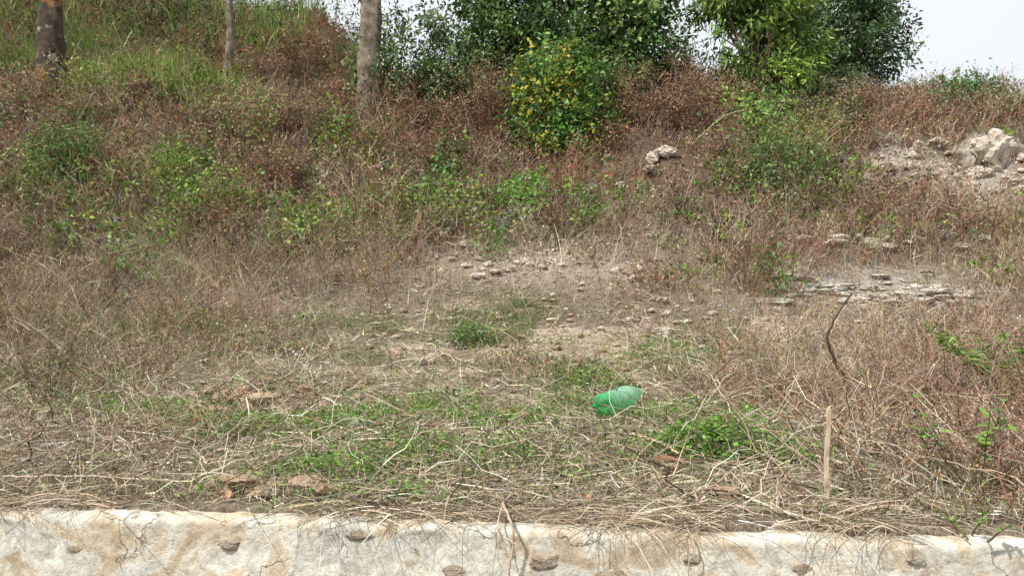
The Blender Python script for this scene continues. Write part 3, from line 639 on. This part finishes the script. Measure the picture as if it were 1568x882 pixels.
F = [[i*4+k, i*4+(k+1) % 4, (i+1)*4+(k+1) % 4, (i+1)*4+k] for i in range(S-1) for k in range(4)]+[[(S-1)*4, (S-1)*4+1, (S-1)*4+2, (S-1)*4+3]]
cv = np.array([[.40, .34, .27]])*(1+.2*rng.normal(size=(S*4, 1)))
a.add(np.array(v)[None], [F], cv[None]); a.build('wooden_stake', M_DRY)
def G(x, y, dz): return (x, y, float(H(x, y))+dz)
polytube('bent_branch', [G(2.55, 5.5, -.02), G(2.35, 5.45, .16), (2.22, 5.4, EYE+.08), (2.25, 5.4, EYE+.22), (2.42, 5.45, EYE+.44)], .015, .006, (.07, .05, .045), jit=.003)
polytube('dry_branch', [G(1.0, 4.6, 0), G(1.12, 4.55, .14), G(1.2, 4.5, .3), G(1.35, 4.4, .42)], .009, .004, (.16, .12, .09), jit=.003)
polytube('dry_branch', [G(.55, 4.0, .03), G(.68, 3.75, .05), G(.75, 3.5, .07)], .008, .005, (.38, .32, .25), jit=.003)
polytube('dry_branch', [G(-1.92, 3.55, .0), G(-1.93, 3.6, .18), G(-1.99, 3.62, .34)], .006, .003, (.35, .3, .22), jit=.002)
polytube('dry_branch', [G(-1.42, 3.3, .03), G(-1.7, 3.3, .05), G(-2.0, 3.25, .08), G(-2.3, 3.35, .05)], .006, .003, (.36, .32, .26), jit=.003)
polytube('dry_branch', [G(-3.0, 6.2, .0), G(-2.9, 6.3, .25), G(-3.1, 6.3, .5), G(-3.3, 6.4, .72)], .008, .003, (.16, .12, .1), jit=.005)
polytube('dry_branch', [G(4.0, 13.0, .6), G(3.4, 12.2, .9), G(2.8, 11.3, 1.0)], .014, .008, (.25, .26, .16), jit=.006)
a = Acc()
def wallP(x, z, off=-.03): return (x, wline(x)+off, z)
polytube('', [G(-.12, 3.25, .02), G(-.04, 3.05, .03), (-.03, wline(0)+.1, 1.05), wallP(.0, 1.0), wallP(.005, .93), wallP(-.01, .85), wallP(.01, .7)], .0055, .004, (.34, .28, .21), acc_=a, jit=.0015, seg=40)
polytube('', [G(.05, 3.15, .03), G(-.02, 2.98, .04), wallP(-.05, 1.01), wallP(-.03, .95), wallP(-.015, .9)], .004, .002, (.36, .3, .23), acc_=a, jit=.0015)
polytube('', [G(.55, 3.0, .02), (.6, wline(.6)+.05, 1.02), wallP(.62, .95), wallP(.60, .88), wallP(.63, .75)], .004, .002, (.34, .29, .23), acc_=a, jit=.0015)
a.build('hanging_root', M_DRY, True)
a = Acc(); x, y = field(2600, 2.7, 10); x, y = keep(x, y, np.ones(len(x))); n = len(x); ag = U(0, 6.28, n)
D = unit(np.stack([np.cos(ag), np.sin(ag)*.7, U(-.05, .8, n)**1.0], 1)); L = U(.12, .5, n)
stems(a, ground_pt(x, y, .015), D, L, rdir(n)*L[:, None]*.45*np.array([1, 1, .4]), U(.0016, .0045, n)*(.8+.05*y), pal(STRAW+GREY+[(.09, .065, .05), (.12, .08, .06)], n), 6, 4, .04)
for (x0, x1, y0, y1, nn) in ((1.1, 3.8, 2.6, 6.0, 3600), (-3.6, -1.3, 3.0, 6.4, 480)):
    x = U(x0, x1, nn); y = U(y0, y1, nn); x, y = keep(x, y, np.clip(.65+fbm(x, y, .5, 2, 81), 0, 1)*np.clip((abs(x)-1.05)*1.8, .12, 1)); n = len(x); ag = U(0, 6.28, n)
    D = unit(np.stack([np.cos(ag), np.sin(ag), U(0, 1.3, n)], 1)); L = U(.12, .55, n)
    stems(a, ground_pt(x, y, U(.0, .08, n)), D, L, rdir(n)*L[:, None]*.55*np.array([1, 1, .5]), U(.0014, .0042, n), pal(STRAW[1:]+RED[:3]+GREY+BROWN+[(.08, .06, .05), (.10, .07, .055)], n), 6, 4, .04)
a.build('loose_twigs', M_DRY, True)
aS, aL = Acc(), Acc()
x = U(1.2, 4.0, 150); y = U(2.65, 6.0, 150); x, y = keep(x, y, np.clip((x-1.0)*.9, .05, 1)); n = len(x)
clumps(aS, aL, x, y, U(.15, .42, n), U(.1, .3, n), rng.integers(5, 10, n), pal(GREY+BROWN+RED, n), pal(GREY+BROWN, n), U(.012, .02, n), 5, 1, .5, .7, .0028)
aS.build('bramble', M_DRY); aL.build('bramble_leaves', M_DRY)
def drybush(name, x, y, h, n, col, leaves=None, lean=.55, r=.004):
    s, l = Acc(), Acc(); X1 = np.array([x]); 
    clumps(s, l, X1, np.array([y]), np.array([h]), np.array([h*.4]), np.array([n]), np.array([col]), np.array([leaves or col]), np.array([.035 if leaves else .015]), 6, 2 if leaves else 1, .5, lean, r, 'ov')
    o = s.build(name, M_DRY); l.build(name+'_leaves', M_LEAF, parent=o)
drybush('dry_bush', 2.75, 9.0, 1.0, 44, (.12, .062, .05))
drybush('dry_bush', 3.2, 8.9, .85, 30, (.14, .075, .06))
drybush('dry_bush', -4.5, 8.6, .85, 34, (.15, .115, .10))
drybush('dry_bush', -2.4, 8.8, .7, 26, (.18, .15, .13))
drybush('dry_bush', -3.4, 9.6, .85, 30, (.17, .135, .12))
drybush('dry_bush', 3.5, 5.3, .7, 26, (.15, .10, .08))
drybush('dry_bush', -3.5, 5.8, .5, 20, (.09, .07, .06))
drybush('dry_bush', 2.4, 3.9, .5, 24, (.14, .09, .07), r=.003)
drybush('dry_bush', 2.0, 3.1, .42, 22, (.16, .095, .075), r=.0028)
drybush('dry_bush', 3.0, 4.3, .55, 24, (.13, .09, .07), r=.003)
drybush('dry_bush', -5.6, 7.9, .7, 26, (.15, .12, .10))
drybush('dry_bush', -6.6, 9.6, .8, 28, (.14, .105, .09))
drybush('dry_bush', 6.2, 9.2, .9, 30, (.15, .10, .085))
drybush('dry_bush', 5.6, 7.6, .7, 28, (.15, .105, .09))
drybush('dry_bush', 4.4, 6.6, .55, 24, (.17, .12, .10))
def broadplant(name, x, y, h, ns, lsz, cols, nl=6, asp=.32, lean=.4):
    al = Acc(); n = ns; a_ = U(0, 6.28, n); P = ground_pt(x+rng.normal(size=n)*.03, y+rng.normal(size=n)*.03, -.01)
    D = unit(np.stack([np.cos(a_)*lean, np.sin(a_)*lean, np.ones(n)], 1)); L = h*U(.6, 1, n); Bd = np.stack([np.cos(a_), np.sin(a_), -.3*np.ones(n)], 1)*(L*.2)[:, None]
    stems(al, P, D, L, Bd, np.full(n, .004), pal([(.14, .09, .05), (.13, .15, .05)], n), 5, 5, .01)
    j = np.repeat(np.arange(n), nl); m = len(j); Q = ev(P[j], D[j], L[j], Bd[j], U(.45, 1, m))
    leaf(al, Q, unit(rdir(m)*np.array([1, 1, .3])+np.array([0, 0, .15])), lsz*U(.6, 1.2, m), np.full(m, asp*2)*U(.8, 1.2, m), pal(cols, m, .15), 'ov', np.array([0, -.2, 1.])+rdir(m)*.3)
    al.build(name, M_LEAF)
broadplant('leafy_sapling', 1.80, 3.1, .50, 6, .065, [(.12, .2, .05), (.16, .24, .07)], 7, .3, .3)
broadplant('leafy_sapling', 2.85, 8.6, 1.15, 4, .12, [(.13, .18, .1), (.1, .15, .08)], 6, .3, .15)
broadplant('fern_plant', 3.1, 4.75, .68, 24, .08, [(.13, .22, .05), (.18, .27, .07), (.10, .17, .045)], 34, .14, .6)
broadplant('leafy_sapling', 1.55, 2.63, .14, 5, .025, [(.12, .2, .05)], 5, .4, .8)
a = Acc(); x, y = field(260, 2.7, 8); x, y = keep(x, y, np.ones(len(x))); n = len(x)
leaf(a, ground_pt(x, y, .04), unit(rdir(n)*np.array([1, 1, .3])), U(.02, .06, n), U(.4, .7, n), pal([(.2, .11, .07), (.24, .15, .09), (.12, .07, .05)], n), 'ov', np.array([0, 0, 1.])+rdir(n)*.5)
P = np.array([G(-.09, 4.86, .07), G(.02, 4.7, .06), G(.62, 3.42, .08), G(.68, 3.4, .07), G(-1.15, 4.1, .04), G(2.95, 5.3, .3)]); m = len(P)
leaf(a, P, unit(np.array([[1, .1, .15], [.8, -.3, .1], [.9, -.5, .1], [.7, -.2, .1], [.5, .5, .1], [1, .2, 0]])), np.array([.14, .10, .12, .10, .09, .1]), np.full(m, .45), pal([(.12, .07, .05), (.15, .10, .07)], m), 'ov', np.tile(np.array([0, -.4, .9]), (m, 1)))
a.build('fallen_leaves', M_DRY)
a = Acc(); fl = []
for cx, cy, sx_, sy_, k in ((-.9, 11.1, .6, .3, 40), (-.1, 10.5, .15, .25, 30), (.6, 10.8, .3, .2, 20), (-5.8, 10.0, .5, .25, 24), (2.7, 7.2, .6, .4, 6), (-5.0, 10.4, .6, .3, 12), (3.2, 6.6, .4, .4, 4)):
    fl.append(np.stack([cx+rng.normal(size=k)*sx_, cy+rng.normal(size=k)*sy_], 1))
fl = np.concatenate(fl); n = len(fl); P = ground_pt(fl[:, 0], fl[:, 1], U(.25, .5, n))
j = np.repeat(np.arange(n), 9); m = len(j)
leaf(a, P[j]+rng.normal(size=(m, 3))*.012, unit(rdir(m)+np.array([0, -.4, .5])), U(.014, .024, m), np.full(m, .6), pal([(.38, .34, .58), (.45, .41, .62), (.33, .30, .52)], m), 'rh')
stems(a, ground_pt(fl[:, 0], fl[:, 1]), np.tile([0, 0, 1.], (n, 1)), P[:, 2]-H(fl[:, 0], fl[:, 1]), np.zeros((n, 3)), np.full(n, .003), pal(GRN, n), 3, 3, .0)
a.build('wildflowers', M_LEAF)

# ------------------------------------------------------------------ plastic bottle
def bottle():
    m = bpy.data.materials.new('green_plastic'); t = nt(m); o = node(t, 'ShaderNodeOutputMaterial')
    p = node(t, 'ShaderNodeBsdfPrincipled', Roughness=.07); p.inputs['IOR'].default_value = 1.55
    tc = node(t, 'ShaderNodeTexCoord'); sp = node(t, 'ShaderNodeSeparateXYZ'); t.links.new(tc.outputs['Object'], sp.inputs[0])
    n = node(t, 'ShaderNodeTexNoise', Scale=14.0, Detail=4.0); t.links.new(tc.outputs['Object'], n.inputs['Vector'])
    zz = node(t, 'ShaderNodeMath', _operation='MULTIPLY'); zz.inputs[1].default_value = 3.6; t.links.new(sp.outputs['Z'], zz.inputs[0])
    ad = node(t, 'ShaderNodeMath', _operation='ADD'); t.links.new(zz.outputs[0], ad.inputs[0]); 
    nn = node(t, 'ShaderNodeMath', _operation='MULTIPLY'); nn.inputs[1].default_value = .35; t.links.new(n.outputs['Fac'], nn.inputs[0]); t.links.new(nn.outputs[0], ad.inputs[1])
    r = ramp(t, ad.outputs[0], [(.15, (.04, .40, .12)), (.35, (.10, .52, .21)), (.48, (.28, .62, .40)), (.8, (.46, .70, .55))]); t.links.new(r.outputs['Color'], p.inputs['Base Color'])
    tr = node(t, 'ShaderNodeBsdfTranslucent'); t.links.new(r.outputs['Color'], tr.inputs[0]); mx = node(t, 'ShaderNodeMixShader'); mx.inputs[0].default_value = .35
    tp = node(t, 'ShaderNodeBsdfTransparent'); tp.inputs[0].default_value = (.5, .92, .6, 1); m2 = node(t, 'ShaderNodeMixShader'); m2.inputs[0].default_value = .35
    t.links.new(p.outputs[0], mx.inputs[1]); t.links.new(tr.outputs[0], mx.inputs[2]); t.links.new(mx.outputs[0], m2.inputs[1]); t.links.new(tp.outputs[0], m2.inputs[2]); t.links.new(m2.outputs[0], o.inputs[0])
    pr = [(0, .008), (.012, .006), (.022, .002), (.035, .0), (.044, .006), (.052, .018), (.055, .035), (.055, .05), (.0545, .066), (.047, .073), (.0545, .08), (.0545, .092), (.047, .099), (.0545, .106), (.0545, .12), (.048, .128), (.046, .14), (.048, .152), (.0545, .16), (.0545, .175), (.049, .18), (.0545, .186), (.054, .205), (.050, .225), (.042, .245), (.031, .265), (.020, .278), (.0135, .284), (.0135, .289), (.0165, .29), (.0165, .293), (.0135, .294), (.0135, .31)]
    sd = 60; v = []
    for i, (r_, z) in enumerate(pr):
        for k in range(sd):
            an = k/sd*2*math.pi; rr = r_; z1 = z
            if z < .05:
                c5 = math.cos(5*an); z1 = z+(.022*(1-c5)/2)*min(1, r_/.03)*(1 if z < .03 else .4); rr = r_*(1-.16*(1-c5)/2*(r_ > .02))
            q = Vector((math.cos(an)*1.2, math.sin(an)*1.2, z*10)); cr = mnoise.noise(q+Vector((3, 1, 2)))
            rid = abs(mnoise.noise(q*2.0+Vector((7, 3, 1))))
            amt = min(1, max(0, (z-.04)/.05))*min(1, max(0, (.29-z)/.05))
            rr = rr*(1+amt*(.05*cr-.06*rid+.02)); v.append((rr*math.cos(an), rr*math.sin(an), z1*1.05))
    F = [(i*sd+k, i*sd+(k+1) % sd, (i+1)*sd+(k+1) % sd, (i+1)*sd+k) for i in range(len(pr)-1) for k in range(sd)]
    me = bpy.data.meshes.new('plastic_bottle'); me.from_pydata(v, [], F); me.materials.append(m)
    for q in me.polygons: q.use_smooth = True
    ob = bpy.data.objects.new('plastic_bottle', me); scene.collection.objects.link(ob); ob.scale = (1.2,)*3
    d = Vector((.80, .55, .22)).normalized(); ob.rotation_mode = 'QUATERNION'; ob.rotation_quaternion = d.to_track_quat('Z', 'Y')
    bx, by = .50, 4.60; ob.location = (bx, by, float(H(bx, by))+.10)
bottle()

# ------------------------------------------------------------------ power cables
a = Acc()
for A, B_ in (((4, 40, 18.2), (9.6, 16, 11.0)), ((4, 40, 16.4), (9.6, 16, 10.1))):
    A = np.array(A); B_ = np.array(B_); A2 = A-(B_-A)*.5; B2 = B_+(B_-A)*1.0; tt = np.linspace(0, 1, 30)[:, None]; tube_pts(a, (A2*(1-tt)+B2*tt)[None], np.full((1, 30), .02), np.array([[.2, .22, .25]]), 5)
a.build('power_line', M_DRY, True)

# ------------------------------------------------------------------ light, sky, camera
sd_ = Vector((-.55, -.45, .92)).normalized()
el = math.asin(sd_.z); rot = math.atan2(sd_.x, sd_.y)
w = bpy.data.worlds.new('World'); scene.world = w; w.use_nodes = True; t = w.node_tree; t.nodes.clear()
sk = t.nodes.new('ShaderNodeTexSky'); sk.sky_type = 'NISHITA'; sk.sun_disc = False; sk.sun_elevation = el; sk.sun_rotation = rot; sk.dust_density = 3.0; sk.air_density = 1.0; sk.ozone_density = 1.0
tc = t.nodes.new('ShaderNodeTexCoord'); nz = t.nodes.new('ShaderNodeTexNoise'); nz.inputs['Scale'].default_value = 1.6; nz.inputs['Detail'].default_value = 4
t.links.new(tc.outputs['Generated'], nz.inputs['Vector'])
cf = ramp(t, nz.outputs['Fac'], [(.3, (.72, .72, .72)), (.62, (.94, .94, .94))])
hz = mix(t, sk.outputs[0], (6.5, 6.8, 7.1), cf.outputs['Color'])
bg = t.nodes.new('ShaderNodeBackground'); bg.inputs[1].default_value = .15; o = t.nodes.new('ShaderNodeOutputWorld')
t.links.new(hz, bg.inputs[0]); t.links.new(bg.outputs[0], o.inputs[0])
sl = bpy.data.lights.new('sun', 'SUN'); sl.energy = 5.0; sl.angle = math.radians(1.0); sl.color = (1, .95, .86)
so = bpy.data.objects.new('sun', sl); scene.collection.objects.link(so); so.rotation_mode = 'QUATERNION'; so.rotation_quaternion = sd_.to_track_quat('Z', 'Y'); so.location = (0, 0, 20)
cam = bpy.data.cameras.new('camera'); cam.lens = 27; cam.sensor_width = 36; cam.clip_end = 4000; cam.clip_start = .05
co = bpy.data.objects.new('camera', cam); scene.collection.objects.link(co); co.location = (0, 0, EYE); co.rotation_euler = (math.radians(95), 0, 0); scene.camera = co
scene.view_settings.view_transform = 'Standard'; scene.view_settings.look = 'None'; scene.view_settings.exposure = 0
